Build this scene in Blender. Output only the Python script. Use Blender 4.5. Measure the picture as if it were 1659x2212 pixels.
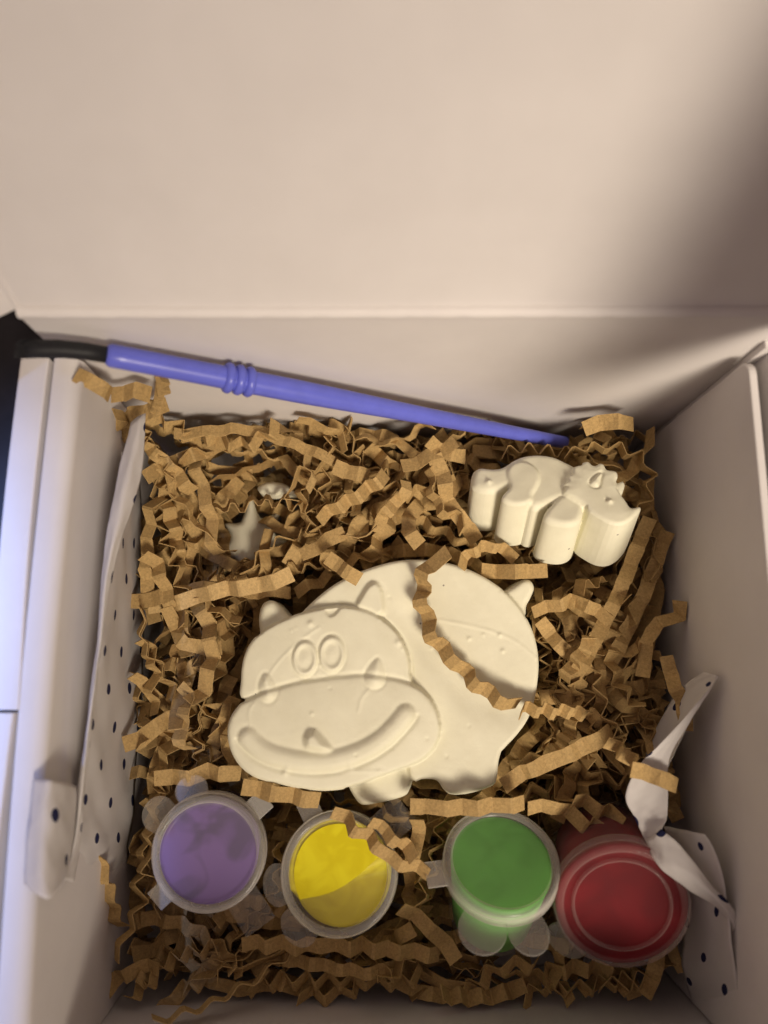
import bpy, math, random
import numpy as np
from mathutils import Vector, Matrix

random.seed(7)
rng = np.random.default_rng(7)
scene = bpy.context.scene
for o in list(bpy.data.objects):
    bpy.data.objects.remove(o)
COL = scene.collection
MM = 0.001

# ------------------------------------------------------------------ camera
TH = math.radians(10.75)
CAMZ = 243.0
FPX = 769.5
cam_d = bpy.data.cameras.new('camera')
cam = bpy.data.objects.new('camera', cam_d)
COL.objects.link(cam)
cam.location = (0, 0, CAMZ * MM)
cam.rotation_euler = (TH, 0, 0)
cam_d.sensor_fit = 'VERTICAL'
cam_d.sensor_height = 34.6
cam_d.sensor_width = 26.0
cam_d.lens = 26.0
cam_d.clip_start = 0.005
cam_d.clip_end = 20
cam_d.dof.use_dof = True
cam_d.dof.focus_distance = 0.199
cam_d.dof.aperture_fstop = 7.6
scene.camera = cam

# ------------------------------------------------------------------ world and lamps
w = bpy.data.worlds.new('World')
scene.world = w
w.use_nodes = True
w.node_tree.nodes['Background'].inputs[0].default_value = (0.78, 0.575, 0.535, 1)
w.node_tree.nodes['Background'].inputs[1].default_value = 0.32


def area(name, loc, target, size, power, color, spread=180):
    d = bpy.data.lights.new(name, 'AREA')
    if isinstance(size, tuple):
        d.shape = 'RECTANGLE'; d.size, d.size_y = size
    else:
        d.shape = 'DISK'; d.size = size
    d.energy = power
    d.color = color
    d.spread = math.radians(spread)
    o = bpy.data.objects.new(name, d)
    COL.objects.link(o)
    o.location = Vector(loc) * MM
    v = (Vector(target) - Vector(loc))
    z = -v.normalized(); x = Vector((0, 1, 0)).cross(z).normalized(); y = z.cross(x)
    o.rotation_euler = Matrix((x, y, z)).transposed().to_euler()
    return o


area('warm_ceiling_lamp', (330, -520, 690), (88, 34, 84), 0.37, 0.45, (1.0, 0.868, 0.705), 27)
area('cool_rim_beam', (-230, -55, 640), (-121, -24, 84), (0.02, 0.13), 0.16, (0.25, 0.42, 1.0), 11)  # narrow beam added overhead, shaped to tint only the left rim; source unseen

scene.view_settings.view_transform = 'Standard'
scene.view_settings.look = 'None'
scene.view_settings.exposure = 0
scene.view_settings.gamma = 1
scene.view_settings.use_curve_mapping = False

# ------------------------------------------------------------------ pixel -> place helpers
ct, st = math.cos(TH), math.sin(TH)
DD = 768 / 1659.0


def U(px, py, z):
    """point at height z (mm) seen at picture position px, py (768x1024)"""
    a = (px - 384) / FPX
    b = (512 - py) / FPX
    dx, dy, dz = a, st + b * ct, -ct + b * st
    t = (z - CAMZ) / dz
    return np.array([dx * t, dy * t, z])


def UD(x, y, z):
    return U(x * DD, y * DD, z)


def UP(px, py, p0, n):
    """picture position on the plane through p0 with normal n"""
    a = (px - 384) / FPX
    b = (512 - py) / FPX
    d = np.array([a, st + b * ct, -ct + b * st])
    c = np.array([0, 0, CAMZ])
    t = np.dot(p0 - c, n) / np.dot(d, n)
    return c + d * t


# ------------------------------------------------------------------ object helpers
def empty(name, loc, label=None, cat=None, group=None):
    o = bpy.data.objects.new(name, None)
    o.empty_display_size = 0.01
    COL.objects.link(o)
    o.location = Vector(loc) * MM
    tag(o, label, cat, group)
    return o


def tag(o, label=None, cat=None, group=None, kind=None):
    if label: o['label'] = label
    if cat: o['category'] = cat
    if group: o['group'] = group
    if kind: o['kind'] = kind
    return o


def mk(name, verts, faces, mat, parent=None, smooth=False, matrix=None, uv=None, normals=None):
    """verts in world mm (or local mm with matrix); parent is an Empty or a mesh at any place"""
    me = bpy.data.meshes.new(name)
    v = np.asarray(verts, dtype=float) * MM
    me.from_pydata(v.tolist(), [], [list(map(int, f)) for f in faces])
    if smooth:
        me.polygons.foreach_set('use_smooth', [True] * len(me.polygons))
    if uv is not None:
        l = me.uv_layers.new(name='UVMap')
        idx = np.zeros(len(me.loops), dtype=int)
        me.loops.foreach_get('vertex_index', idx)
        l.data.foreach_set('uv', np.asarray(uv)[idx].astype(np.float32).ravel())
    me.update()
    if normals is not None:
        me.normals_split_custom_set_from_vertices(np.asarray(normals).tolist())
    if mat: me.materials.append(mat)
    o = bpy.data.objects.new(name, me)
    COL.objects.link(o)
    if parent is not None:
        o.parent = parent
    if matrix is not None:
        o.matrix_basis = matrix
    if parent is not None:
        o.matrix_parent_inverse = world_of(parent).inverted()
    return o


def world_of(o):
    if o.parent is None:
        return Matrix.LocRotScale(o.location, o.rotation_euler, o.scale)
    return world_of(o.parent) @ o.matrix_parent_inverse @ Matrix.LocRotScale(o.location, o.rotation_euler, o.scale)


def box_vf(x0, x1, y0, y1, z0, z1):
    v = [(x, y, z) for z in (z0, z1) for y in (y0, y1) for x in (x0, x1)]
    f = [(0, 2, 3, 1), (4, 5, 7, 6), (0, 1, 5, 4), (2, 6, 7, 3), (0, 4, 6, 2), (1, 3, 7, 5)]
    return v, f


def bevel(o, width, seg=2):
    m = o.modifiers.new('bevel', 'BEVEL')
    m.width = width * MM
    m.segments = seg
    m.limit_method = 'ANGLE'
    return o


def catmull(pts, n=8, closed=False):
    P = [np.asarray(p, float) for p in pts]
    N = len(P)
    out = []
    rngk = range(N) if closed else range(N - 1)
    for i in rngk:
        if closed:
            p0, p1, p2, p3 = P[(i - 1) % N], P[i], P[(i + 1) % N], P[(i + 2) % N]
        else:
            p1, p2 = P[i], P[i + 1]
            p0 = P[i - 1] if i > 0 else 2 * p1 - p2
            p3 = P[i + 2] if i + 2 < N else 2 * p2 - p1
        for k in range(n):
            t = k / n
            out.append(0.5 * ((2 * p1) + (-p0 + p2) * t + (2 * p0 - 5 * p1 + 4 * p2 - p3) * t * t + (-p0 + 3 * p1 - 3 * p2 + p3) * t ** 3))
    if not closed:
        out.append(P[-1])
    return np.array(out)


# ------------------------------------------------------------------ materials
def new_mat(name):
    m = bpy.data.materials.new(name)
    m.use_nodes = True
    nt = m.node_tree
    return m, nt, nt.nodes['Principled BSDF'], nt.nodes, nt.links


def noise(nt, scale, detail=4, rough=0.6, coord='Object'):
    tc = nt.nodes.new('ShaderNodeTexCoord')
    n = nt.nodes.new('ShaderNodeTexNoise')
    n.inputs['Scale'].default_value = scale
    n.inputs['Detail'].default_value = detail
    n.inputs['Roughness'].default_value = rough
    nt.links.new(tc.outputs[coord], n.inputs['Vector'])
    return n


def ramp(nt, fac, stops):
    r = nt.nodes.new('ShaderNodeValToRGB')
    e = r.color_ramp.elements
    while len(e) < len(stops): e.new(0.5)
    for k, (p, c) in enumerate(stops):
        e[k].position = p
        e[k].color = (*c, 1)
    nt.links.new(fac, r.inputs[0])
    return r


def bump(nt, h, dist, strength, bsdf):
    b = nt.nodes.new('ShaderNodeBump')
    b.inputs['Strength'].default_value = strength
    b.inputs['Distance'].default_value = dist
    nt.links.new(h, b.inputs['Height'])
    nt.links.new(b.outputs[0], bsdf.inputs['Normal'])
    return b


def card_mat():
    m, nt, b, N, L = new_mat('white_card')
    n = noise(nt, 60, 5)
    r = ramp(nt, n.outputs[0], [(0.3, (0.65, 0.618, 0.60)), (0.7, (0.69, 0.658, 0.64))])
    L.new(r.outputs[0], b.inputs['Base Color'])
    b.inputs['Roughness'].default_value = 0.62
    b.inputs['Specular IOR Level'].default_value = 0.35
    n2 = noise(nt, 900, 3)
    bump(nt, n2.outputs[0], 0.0001, 0.25, b)
    return m


def edge_mat():
    m, nt, b, N, L = new_mat('card_edge')
    n = noise(nt, 700, 3)
    r = ramp(nt, n.outputs[0], [(0.3, (0.22, 0.15, 0.12)), (0.7, (0.42, 0.32, 0.27))])
    L.new(r.outputs[0], b.inputs['Base Color'])
    b.inputs['Roughness'].default_value = 0.9
    return m


def plaster_mat():
    m, nt, b, N, L = new_mat('plaster')
    n = noise(nt, 120, 5)
    r = ramp(nt, n.outputs[0], [(0.3, (0.765, 0.737, 0.56)), (0.7, (0.825, 0.80, 0.62))])
    # small dark pin holes
    v = N.new('ShaderNodeTexVoronoi')
    v.inputs['Scale'].default_value = 190
    tc = N.new('ShaderNodeTexCoord')
    L.new(tc.outputs['Object'], v.inputs['Vector'])
    gt = N.new('ShaderNodeMath'); gt.operation = 'LESS_THAN'; gt.inputs[1].default_value = 0.06
    L.new(v.outputs['Distance'], gt.inputs[0])
    sp = N.new('ShaderNodeSeparateColor')
    L.new(v.outputs['Color'], sp.inputs[0])
    g2 = N.new('ShaderNodeMath'); g2.operation = 'GREATER_THAN'; g2.inputs[1].default_value = 0.72
    L.new(sp.outputs[0], g2.inputs[0])
    mu = N.new('ShaderNodeMath'); mu.operation = 'MULTIPLY'
    L.new(gt.outputs[0], mu.inputs[0]); L.new(g2.outputs[0], mu.inputs[1])
    mx = N.new('ShaderNodeMixRGB'); mx.inputs[2].default_value = (0.30, 0.27, 0.22, 1)
    L.new(mu.outputs[0], mx.inputs[0]); L.new(r.outputs[0], mx.inputs[1])
    L.new(mx.outputs[0], b.inputs['Base Color'])
    b.inputs['Roughness'].default_value = 0.6
    b.inputs['Specular IOR Level'].default_value = 0.35
    b.inputs['Subsurface Weight'].default_value = 0.0
    n2 = noise(nt, 420, 6, 0.65)
    bump(nt, n2.outputs[0], 0.0004, 0.3, b)
    return m


def kraft_mat():
    m, nt, b, N, L = new_mat('kraft_paper')
    g = N.new('ShaderNodeNewGeometry')
    r = ramp(nt, g.outputs['Random Per Island'], [(0.0, (0.33, 0.205, 0.080)), (0.5, (0.47, 0.315, 0.130)), (1.0, (0.60, 0.42, 0.19))])
    n = noise(nt, 1500, 4, 0.7)
    n.inputs['Distortion'].default_value = 0.6
    r2 = ramp(nt, n.outputs[0], [(0.3, (0.66, 0.65, 0.63)), (0.68, (1.10, 1.09, 1.06))])
    mx = N.new('ShaderNodeMixRGB'); mx.blend_type = 'MULTIPLY'; mx.inputs[0].default_value = 1
    L.new(r.outputs[0], mx.inputs[1]); L.new(r2.outputs[0], mx.inputs[2])
    L.new(mx.outputs[0], b.inputs['Base Color'])
    b.inputs['Roughness'].default_value = 0.75
    b.inputs['Specular IOR Level'].default_value = 0.25
    n3 = noise(nt, 2600, 3, 0.6)
    bump(nt, n3.outputs[0], 0.0002, 0.6, b)
    return m


def tissue_mat():
    m, nt, b, N, L = new_mat('dotted_tissue')
    uv = N.new('ShaderNodeUVMap')
    sx = N.new('ShaderNodeSeparateXYZ')
    L.new(uv.outputs[0], sx.inputs[0])

    def mth(op, a, bb=None):
        n = N.new('ShaderNodeMath'); n.operation = op
        for i, q in enumerate((a, bb)):
            if q is None: continue
            if isinstance(q, (int, float)): n.inputs[i].default_value = q
            else: L.new(q, n.inputs[i])
        return n.outputs[0]
    P = 18.0
    def lattice(ox, oy):
        u = mth('SUBTRACT', mth('FRACT', mth('ADD', mth('DIVIDE', sx.outputs[0], P), ox)), 0.5)
        v = mth('SUBTRACT', mth('FRACT', mth('ADD', mth('DIVIDE', sx.outputs[1], P), oy)), 0.5)
        return mth('SQRT', mth('ADD', mth('MULTIPLY', u, u), mth('MULTIPLY', v, v)))
    d = mth('MINIMUM', lattice(0.1, 0.2), lattice(0.6, 0.7))
    dot = mth('LESS_THAN', d, 1.35 / P)
    mx = N.new('ShaderNodeMixRGB')
    mx.inputs[1].default_value = (0.74, 0.71, 0.69, 1)
    mx.inputs[2].default_value = (0.022, 0.026, 0.085, 1)
    L.new(dot, mx.inputs[0])
    L.new(mx.outputs[0], b.inputs['Base Color'])
    b.inputs['Roughness'].default_value = 0.7
    b.inputs['Specular IOR Level'].default_value = 0.2
    n2 = noise(nt, 260, 4)
    bp = bump(nt, n2.outputs[0], 0.0006, 0.2, b)
    tr = N.new('ShaderNodeBsdfTranslucent')
    L.new(mx.outputs[0], tr.inputs[0])
    ms = N.new('ShaderNodeMixShader'); ms.inputs[0].default_value = 0.28
    L.new(b.outputs[0], ms.inputs[1]); L.new(tr.outputs[0], ms.inputs[2])
    L.new(ms.outputs[0], N['Material Output'].inputs[0])
    return m


def frosted_mat(name, tint, amount, rough, extra=0.38):
    m, nt, b, N, L = new_mat(name)
    b.inputs['Base Color'].default_value = (*tint, 1)
    b.inputs['Roughness'].default_value = rough
    b.inputs['Specular IOR Level'].default_value = 0.5
    t = N.new('ShaderNodeBsdfTransparent')
    ms = N.new('ShaderNodeMixShader')
    lw = N.new('ShaderNodeLayerWeight'); lw.inputs[0].default_value = 0.28
    mp = N.new('ShaderNodeMapRange')
    mp.inputs[3].default_value = amount; mp.inputs[4].default_value = min(1.0, amount + extra)
    L.new(lw.outputs['Facing'], mp.inputs[0])
    L.new(mp.outputs[0], ms.inputs[0])
    L.new(t.outputs[0], ms.inputs[1]); L.new(b.outputs[0], ms.inputs[2])
    L.new(ms.outputs[0], N['Material Output'].inputs[0])
    return m


def paint_mat(name, a, c, scale=90, p0=0.42, p1=0.62, rough=0.45, spec=0.3):
    m, nt, b, N, L = new_mat(name)
    n = noise(nt, scale, 2.0, 0.45)
    n.inputs['Distortion'].default_value = 1.2
    r = ramp(nt, n.outputs[0], [(p0, a), (p1, c)])
    L.new(r.outputs[0], b.inputs['Base Color'])
    b.inputs['Roughness'].default_value = rough
    b.inputs['Specular IOR Level'].default_value = spec
    return m


def plain_mat(name, col, rough=0.5, spec=0.5, nscale=None, var=0.15, bumpd=None):
    m, nt, b, N, L = new_mat(name)
    if nscale:
        n = noise(nt, nscale, 4)
        lo = tuple(x * (1 - var) for x in col); hi = tuple(min(1, x * (1 + var)) for x in col)
        r = ramp(nt, n.outputs[0], [(0.3, lo), (0.7, hi)])
        L.new(r.outputs[0], b.inputs['Base Color'])
        if bumpd: bump(nt, n.outputs[0], bumpd, 0.4, b)
    else:
        b.inputs['Base Color'].default_value = (*col, 1)
    b.inputs['Roughness'].default_value = rough
    b.inputs['Specular IOR Level'].default_value = spec
    return m


M_card, M_edge, M_plaster, M_kraft, M_tissue = card_mat(), edge_mat(), plaster_mat(), kraft_mat(), tissue_mat()
M_lid = frosted_mat('frosted_plastic', (0.66, 0.62, 0.57), 0.09, 0.22)
M_lidrim = frosted_mat('frosted_plastic_rim', (0.80, 0.76, 0.69), 0.26, 0.2)
M_clear = frosted_mat('clear_plastic', (0.36, 0.20, 0.19), 0.05, 0.07, 0.15)
M_clearrim = frosted_mat('clear_plastic_rim', (0.60, 0.46, 0.43), 0.10, 0.08, 0.3)
M_tab = frosted_mat('tab_plastic', (0.74, 0.70, 0.63), 0.11, 0.25)
M_cup = frosted_mat('cup_plastic', (0.6, 0.56, 0.52), 0.03, 0.25, 0.14)
M_table = plain_mat('dark_table', (0.014, 0.012, 0.013), 0.55, 0.3, 45, 0.6)
M_brush = plain_mat('violet_blue_plastic', (0.120, 0.140, 0.60), 0.30, 0.45, 260, 0.06)
M_bristle = plain_mat('black_bristle', (0.011, 0.011, 0.013), 0.55, 0.3)

# ------------------------------------------------------------------ tabletop
v, f = box_vf(-500, 500, -500, 500, -24, -3.0)
t = mk('tabletop', v, f, M_table)
tag(t, 'dark table surface under the white box', 'table', kind='structure')

# ------------------------------------------------------------------ the mailer box
XL, XR, YB, YF = -70.0, 79.6, 66.0, -87.0
HB, HS = 102.0, 84.0
LEAN = math.radians(17)
BOX = empty('mailer_box', (5, -8, 0), 'white cardboard mailer box with its lid folded open behind', 'box')


def prism(poly, axis, a0, a1):
    """poly of 2D points extruded along axis ('x' -> poly is (y,z); 'y' -> poly is (x,z))"""
    n = len(poly)
    V = []
    for a in (a0, a1):
        for p in poly:
            V.append((a, p[0], p[1]) if axis == 'x' else (p[0], a, p[1]))
    F = [tuple(range(n))[::-1], tuple(range(n, 2 * n))]
    for i in range(n):
        j = (i + 1) % n
        F.append((i, j, n + j, n + i))
    if axis == 'y':
        F = [tuple(reversed(q)) for q in F]
    return V, F


v, f = box_vf(-86, 86, -94, 68, -2.0, 0.0)
mk('bottom_panel', v, f, M_card, BOX)
v, f = box_vf(XL - 2, XR + 4.5, YB, YB + 1.8, 0.02, HB - 0.2)
bevel(mk('back_panel', v, f, M_card, BOX), 0.4)
v, f = box_vf(XL - 9.5, XR + 4.5, YF - 3.2, YF, 0.02, HS - 8)
bevel(mk('front_panel', v, f, M_card, BOX), 0.8)
# left side: outer panel with the tucked flap behind it and a rolled inner panel, a slit between
LW = BOX


def bowed(poly, y0, y1, n, bow, name, mat):
    """panel with a slight outward bow along its length; poly is an (x,z) section"""
    k = len(poly)
    V, F = [], []
    for i in range(n + 1):
        t = i / n
        y = y0 + (y1 - y0) * t
        b = bow * math.sin(math.pi * t)
        for (x, z) in poly:
            V.append((x + b * (z / HS), y, z))
    for i in range(n):
        for j in range(k):
            j2 = (j + 1) % k
            F.append((i * k + j, i * k + j2, (i + 1) * k + j2, (i + 1) * k + j))
    F.append(tuple(range(k))[::-1]); F.append(tuple(range(n * k, n * k + k)))
    return mk(name, V, F, mat, LW, smooth=False)


def rolled(x0, x1, zt, r0, r1, lowx0, lowx1):
    p = [(lowx0, 0.02)]
    for k in range(6):
        a = math.pi - k / 5 * math.pi / 2
        p.append((x0 + r0 + r0 * math.cos(a), zt - r0 + r0 * math.sin(a)))
    for k in range(7):
        a = math.pi / 2 - k / 6 * math.pi / 2
        p.append((x1 - r1 + r1 * math.cos(a), zt - r1 + r1 * math.sin(a)))
    p.append((lowx1, 0.02))
    return p


def shade(o):
    for p in o.data.polygons: p.use_smooth = True
    m = o.modifiers.new('split', 'EDGE_SPLIT'); m.split_angle = math.radians(38)
    return o


shade(bowed(rolled(-79.7, -73.3, 84.0, 0.8, 0.5, -79.7, -75.5), -10.2, 64.5, 10, -0.8, 'outer_panel', M_card))
shade(bowed(rolled(-80.6, -74.0, 84.7, 0.8, 0.5, -80.4, -75.5), -93, -10.8, 8, -1.0, 'tuck_flap', M_card))
shade(bowed(rolled(-72.5, -66.6, 83.6, 0.6, 3.0, -72.6, -69.8), -86.6, 64.6, 16, -1.2, 'inner_panel', M_card))
# right side: outer wall and an inner panel with rounded upper corners
v, f = box_vf(XR + 3.0, XR + 4.6, YF - 3, YB + 1, 0.02, HS + 4)
bevel(mk('outer_panel', v, f, M_card, BOX), 0.5)


def rounded_rect(a0, a1, b0, b1, r, n=6):
    p = [(a0, b0), (a1, b0)]
    for (cx, cy, s) in ((a1 - r, b1 - r, 0), (a0 + r, b1 - r, math.pi / 2)):
        for k in range(n + 1):
            a = s + k / n * math.pi / 2
            p.append((cx + r * math.cos(a), cy + r * math.sin(a)))
    return p


v, f = prism(rounded_rect(YF + 0.6, YB - 2.3, 0.02, HS + 1.6, 3.6), 'x', XR - 0.9, XR + 0.9)
bevel(mk('inner_panel', v, f, M_card, BOX), 0.35)
v, f = box_vf(XR + 0.95, XR + 2.9, YB - 1.6, YB - 0.1, 0.02, HS + 6)
mk('corner_flap', v, f, M_card, BOX)

# lid with two side flaps and a front tongue
lid_m = Matrix.Translation(Vector((0, YB + 0.9, HB)) * MM) @ Matrix.Rotation(-LEAN, 4, 'X')
v, f = box_vf(XL - 1.5, XR + 2, -0.0, 1.8, 0.3, 150)
LID = bevel(mk('lid', v, f, M_card, BOX, matrix=lid_m), 0.4)
# the fold between back panel and lid
V, F = [], []
nx, na = 60, 9
for i in range(nx + 1):
    x = XL - 1.6 + (XR - XL + 4.0) * i / nx
    for k in range(na):
        a = math.pi * 2 * k / na
        r = 1.5 + 0.12 * math.sin(x * 0.9) * math.sin(x * 0.23 + 1)
        V.append((x, YB + 0.85 + r * math.cos(a), HB + r * math.sin(a) * 1.0 + 0.15 * math.sin(x * 0.05)))
for i in range(nx):
    for k in range(na):
        k2 = (k + 1) % na
        F.append((i * na + k, (i + 1) * na + k, (i + 1) * na + k2, i * na + k2))
mk('hinge_fold', V, F, M_card, LID, smooth=True)


def flap(sign, splay, width, edge_x):
    """side flap hinged on a side edge of the lid; splay = angle out of the lid plane"""
    # local lid frame: x across, -y towards the viewer, z along the lid
    c, s = math.cos(splay), math.sin(splay)
    poly = [(0.3, 0.8), (width * 0.35, 1.5), (width, 8), (width * 0.96, 24), (width * 0.5, 128), (width * 0.3, 146), (0.3, 149)]
    V, F = [], []
    n = len(poly)
    for dz in (0, 1.6):
        for (q, z) in poly:
            x = edge_x + sign * (q * c) + sign * dz * s
            y = -(q * s) + dz * c
            V.append((x, y, z))
    F = [tuple(range(n)), tuple(range(n, 2 * n))[::-1]]
    for i in range(n):
        j = (i + 1) % n
        F.append((j, i, n + i, n + j))
    if sign < 0: F = [tuple(reversed(q)) for q in F]
    return mk('side_flap', V, F, M_card, LID, matrix=lid_m)


flap(-1, math.radians(38), 62, XL - 1.6)
flap(1, math.radians(96), 104, XR + 2.1)
# raised fold along the left lid edge
V, F = [], []
for i in range(21):
    z = 1 + 148 * i / 20
    for k in range(8):
        a = math.pi * 2 * k / 8
        V.append((XL - 1.5 + 0.8 * math.cos(a), 0.25 + 0.8 * math.sin(a), z))
for i in range(20):
    for k in range(8):
        k2 = (k + 1) % 8
        F.append((i * 8 + k, i * 8 + k2, (i + 1) * 8 + k2, (i + 1) * 8 + k))
mk('side_fold', V, F, M_card, LID, smooth=True, matrix=lid_m)


# ------------------------------------------------------------------ relief castings
def sdf(poly, X, Y):
    """inside distance (positive inside) of points to a closed polygon"""
    P = np.asarray(poly)
    Q = np.roll(P, -1, axis=0)
    d2 = np.full(X.shape, 1e18)
    ins = np.zeros(X.shape, bool)
    for (a, b) in zip(P, Q):
        ex, ey = b - a
        L2 = ex * ex + ey * ey
        if L2 < 1e-12: continue
        t = np.clip(((X - a[0]) * ex + (Y - a[1]) * ey) / L2, 0, 1)
        d2 = np.minimum(d2, (X - a[0] - t * ex) ** 2 + (Y - a[1] - t * ey) ** 2)
        c = ((a[1] > Y) != (b[1] > Y))
        with np.errstate(divide='ignore', invalid='ignore'):
            xi = (b[0] - a[0]) * (Y - a[1]) / (b[1] - a[1]) + a[0]
        ins ^= (c & (X < xi))
    d = np.sqrt(d2)
    return np.where(ins, d, -d)


def dist_line(pts, X, Y):
    d2 = np.full(X.shape, 1e18)
    for a, b in zip(pts[:-1], pts[1:]):
        ex, ey = b - a
        L2 = ex * ex + ey * ey + 1e-12
        t = np.clip(((X - a[0]) * ex + (Y - a[1]) * ey) / L2, 0, 1)
        d2 = np.minimum(d2, (X - a[0] - t * ex) ** 2 + (Y - a[1] - t * ey) ** 2)
    return np.sqrt(d2)


def rnd(d, r):
    """drop of a rounded edge of radius r at inside distance d"""
    q = np.clip(r - d, 0, r)
    return r - np.sqrt(np.maximum(r * r - q * q, 0))


def sstep(x):
    x = np.clip(x, 0, 1)
    return x * x * (3 - 2 * x)


def blur(h, mask, it):
    m = mask.astype(float)
    for _ in range(it):
        s = np.zeros_like(h); c = np.zeros_like(h)
        for dy, dx, ww in ((0, 0, 4), (0, 1, 2), (0, -1, 2), (1, 0, 2), (-1, 0, 2), (1, 1, 1), (1, -1, 1), (-1, 1, 1), (-1, -1, 1)):
            s += ww * np.roll(np.roll(h * m, dy, 0), dx, 1)
            c += ww * np.roll(np.roll(m, dy, 0), dx, 1)
        h = np.where(mask, s / np.maximum(c, 1e-9), h)
    return h


def casting(root, matrix, bounds, cell, fields, label_of, main, mat, bottom=0.0, draft=0.0):
    """fields(X,Y) -> (union inside distance, height); label_of(X,Y) -> array of part names per face"""
    x0, x1, y0, y1 = bounds
    xs = np.arange(x0, x1 + cell, cell); ys = np.arange(y0, y1 + cell, cell)
    X, Y = np.meshgrid(xs, ys)
    d, _ = fields(X, Y)
    gy, gx = np.gradient(d, cell)
    gl = np.maximum(np.hypot(gx, gy), 0.3)
    inside = d > 0
    near = (~inside) & (d > -1.6 * cell)
    X2 = np.where(near, X - gx / gl * d, X)
    Y2 = np.where(near, Y - gy / gl * d, Y)
    d2, Z = fields(X2, Y2)
    use = inside | near
    Z = blur(Z, use, 1)
    ny, nxx = X.shape
    idx = np.arange(ny * nxx).reshape(ny, nxx)
    a, b, c, e = idx[:-1, :-1], idx[:-1, 1:], idx[1:, 1:], idx[1:, :-1]
    I = inside
    ok = (I[:-1, :-1] | I[:-1, 1:] | I[1:, 1:] | I[1:, :-1])
    quads = np.stack([a[ok], b[ok], c[ok], e[ok]], 1)
    pos = np.stack([X2.ravel(), Y2.ravel(), Z.ravel()], 1)
    # smooth normals over the whole cast
    n = np.cross(pos[quads[:, 2]] - pos[quads[:, 0]], pos[quads[:, 3]] - pos[quads[:, 1]])
    vn = np.zeros_like(pos)
    for k in range(4): np.add.at(vn, quads[:, k], n)
    vn /= np.maximum(np.linalg.norm(vn, axis=1, keepdims=True), 1e-9)
    cen = pos[quads].mean(1)
    lab = label_of(cen[:, 0], cen[:, 1])
    # boundary edges
    ed = {}
    for qi, q in enumerate(quads):
        for k in range(4):
            u, vv = int(q[k]), int(q[(k + 1) % 4])
            if (vv, u) in ed: del ed[(vv, u)]
            else: ed[(u, vv)] = qi
    # side normals per boundary vertex
    sn = {}
    for (u, vv), qi in ed.items():
        t = pos[vv] - pos[u]
        nn = np.array([t[1], -t[0], 0.0])
        for q in (u, vv): sn[q] = sn.get(q, 0) + nn
    objs = {}
    names = [main] + [q for q in dict.fromkeys(lab.tolist()) if q != main]
    for nm in names:
        sel = quads[lab == nm]
        ids, inv = np.unique(sel, return_inverse=True)
        inv = inv.reshape(sel.shape)
        V = pos[ids].tolist(); NN = vn[ids].tolist(); F = inv.tolist()
        sm = {}

        def sv(q, low):
            if (q, low) not in sm:
                m = sn[q]; m = m / max(np.linalg.norm(m), 1e-9)
                p = pos[q].copy()
                if low:
                    p[2] = bottom; p = p + m * draft
                sm[(q, low)] = len(V); V.append(p.tolist()); NN.append(m.tolist())
            return sm[(q, low)]
        for (u, vv), qi in ed.items():
            if lab[qi] == nm:
                F.append([sv(vv, False), sv(u, False), sv(u, True), sv(vv, True)])
        base = nm.split('#')[0]
        par = root if '>' not in base else objs[base.split('>')[0]]
        base = base.split('>')[-1]
        objs[nm.split('#')[0] if '#' not in nm else nm] = mk(base, V, F, mat, par, True, matrix, None, NN)
    # back face
    return objs


# ---- hippo: picture tracing in a zoomed crop (zoom px) -> mm on its top plane
HIP_Z = 42.0


def hz(pts):
    return np.array([U(215.9 + 0.20666 * x, 546.0 + 0.20666 * y, HIP_Z + 2.5)[:2] for x, y in pts])


MPX = float(np.linalg.norm(hz([(1000, 600)])[0] - hz([(900, 600)])[0]) / 100)   # mm per zoom px
H_body = catmull(hz([(330, 420), (410, 318), (500, 232), (600, 162), (720, 108), (850, 70), (960, 58), (1080, 66), (1200, 95), (1300, 140), (1400, 208), (1480, 292), (1532, 380), (1562, 470), (1574, 560), (1570, 650), (1556, 740), (1528, 830), (1480, 905), (1425, 965), (1370, 1012), (1200, 1080), (950, 1080), (600, 1080), (350, 900), (300, 600)]), 6, True)
H_rear = catmull(hz([(1200, 860), (1410, 950), (1392, 998), (1377, 1050), (1372, 1110), (1362, 1155), (1330, 1178), (1240, 1207), (1150, 1215), (1108, 1190), (1084, 1155), (1058, 1140), (1000, 1138), (958, 1150), (930, 1080), (950, 950)]), 6, True)
H_front = catmull(hz([(600, 1080), (635, 1175), (662, 1228), (690, 1264), (725, 1272), (820, 1256), (915, 1228), (940, 1195), (955, 1150), (960, 1060), (800, 1000)]), 6, True)
H_head = catmull(hz([(128, 745), (118, 650), (130, 545), (168, 462), (230, 405), (310, 360), (400, 325), (500, 300), (600, 289), (680, 298), (760, 325), (830, 370), (880, 420), (915, 480), (935, 540), (942, 610), (930, 700), (700, 800), (300, 800)]), 6, True)
H_muz = catmull(hz([(130, 752), (170, 735), (230, 705), (300, 684), (400, 656), (500, 641), (620, 627), (720, 622), (850, 638), (930, 660), (990, 690), (1040, 740), (1072, 805), (1086, 870), (1080, 930), (1050, 990), (1000, 1035), (930, 1070), (850, 1098), (740, 1140), (640, 1172), (560, 1184), (480, 1184), (400, 1173), (330, 1158), (250, 1140), (180, 1115), (120, 1070), (80, 1010), (60, 945), (57, 880), (70, 830), (98, 785)]), 6, True)
H_earL = catmull(hz([(215, 470), (196, 400), (192, 340), (204, 286), (228, 262), (262, 257), (296, 284), (335, 330), (400, 380), (330, 460)]), 6, True)
H_earR = catmull(hz([(672, 300), (700, 230), (735, 182), (770, 166), (798, 188), (814, 240), (818, 320), (760, 350)]), 6, True)
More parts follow.
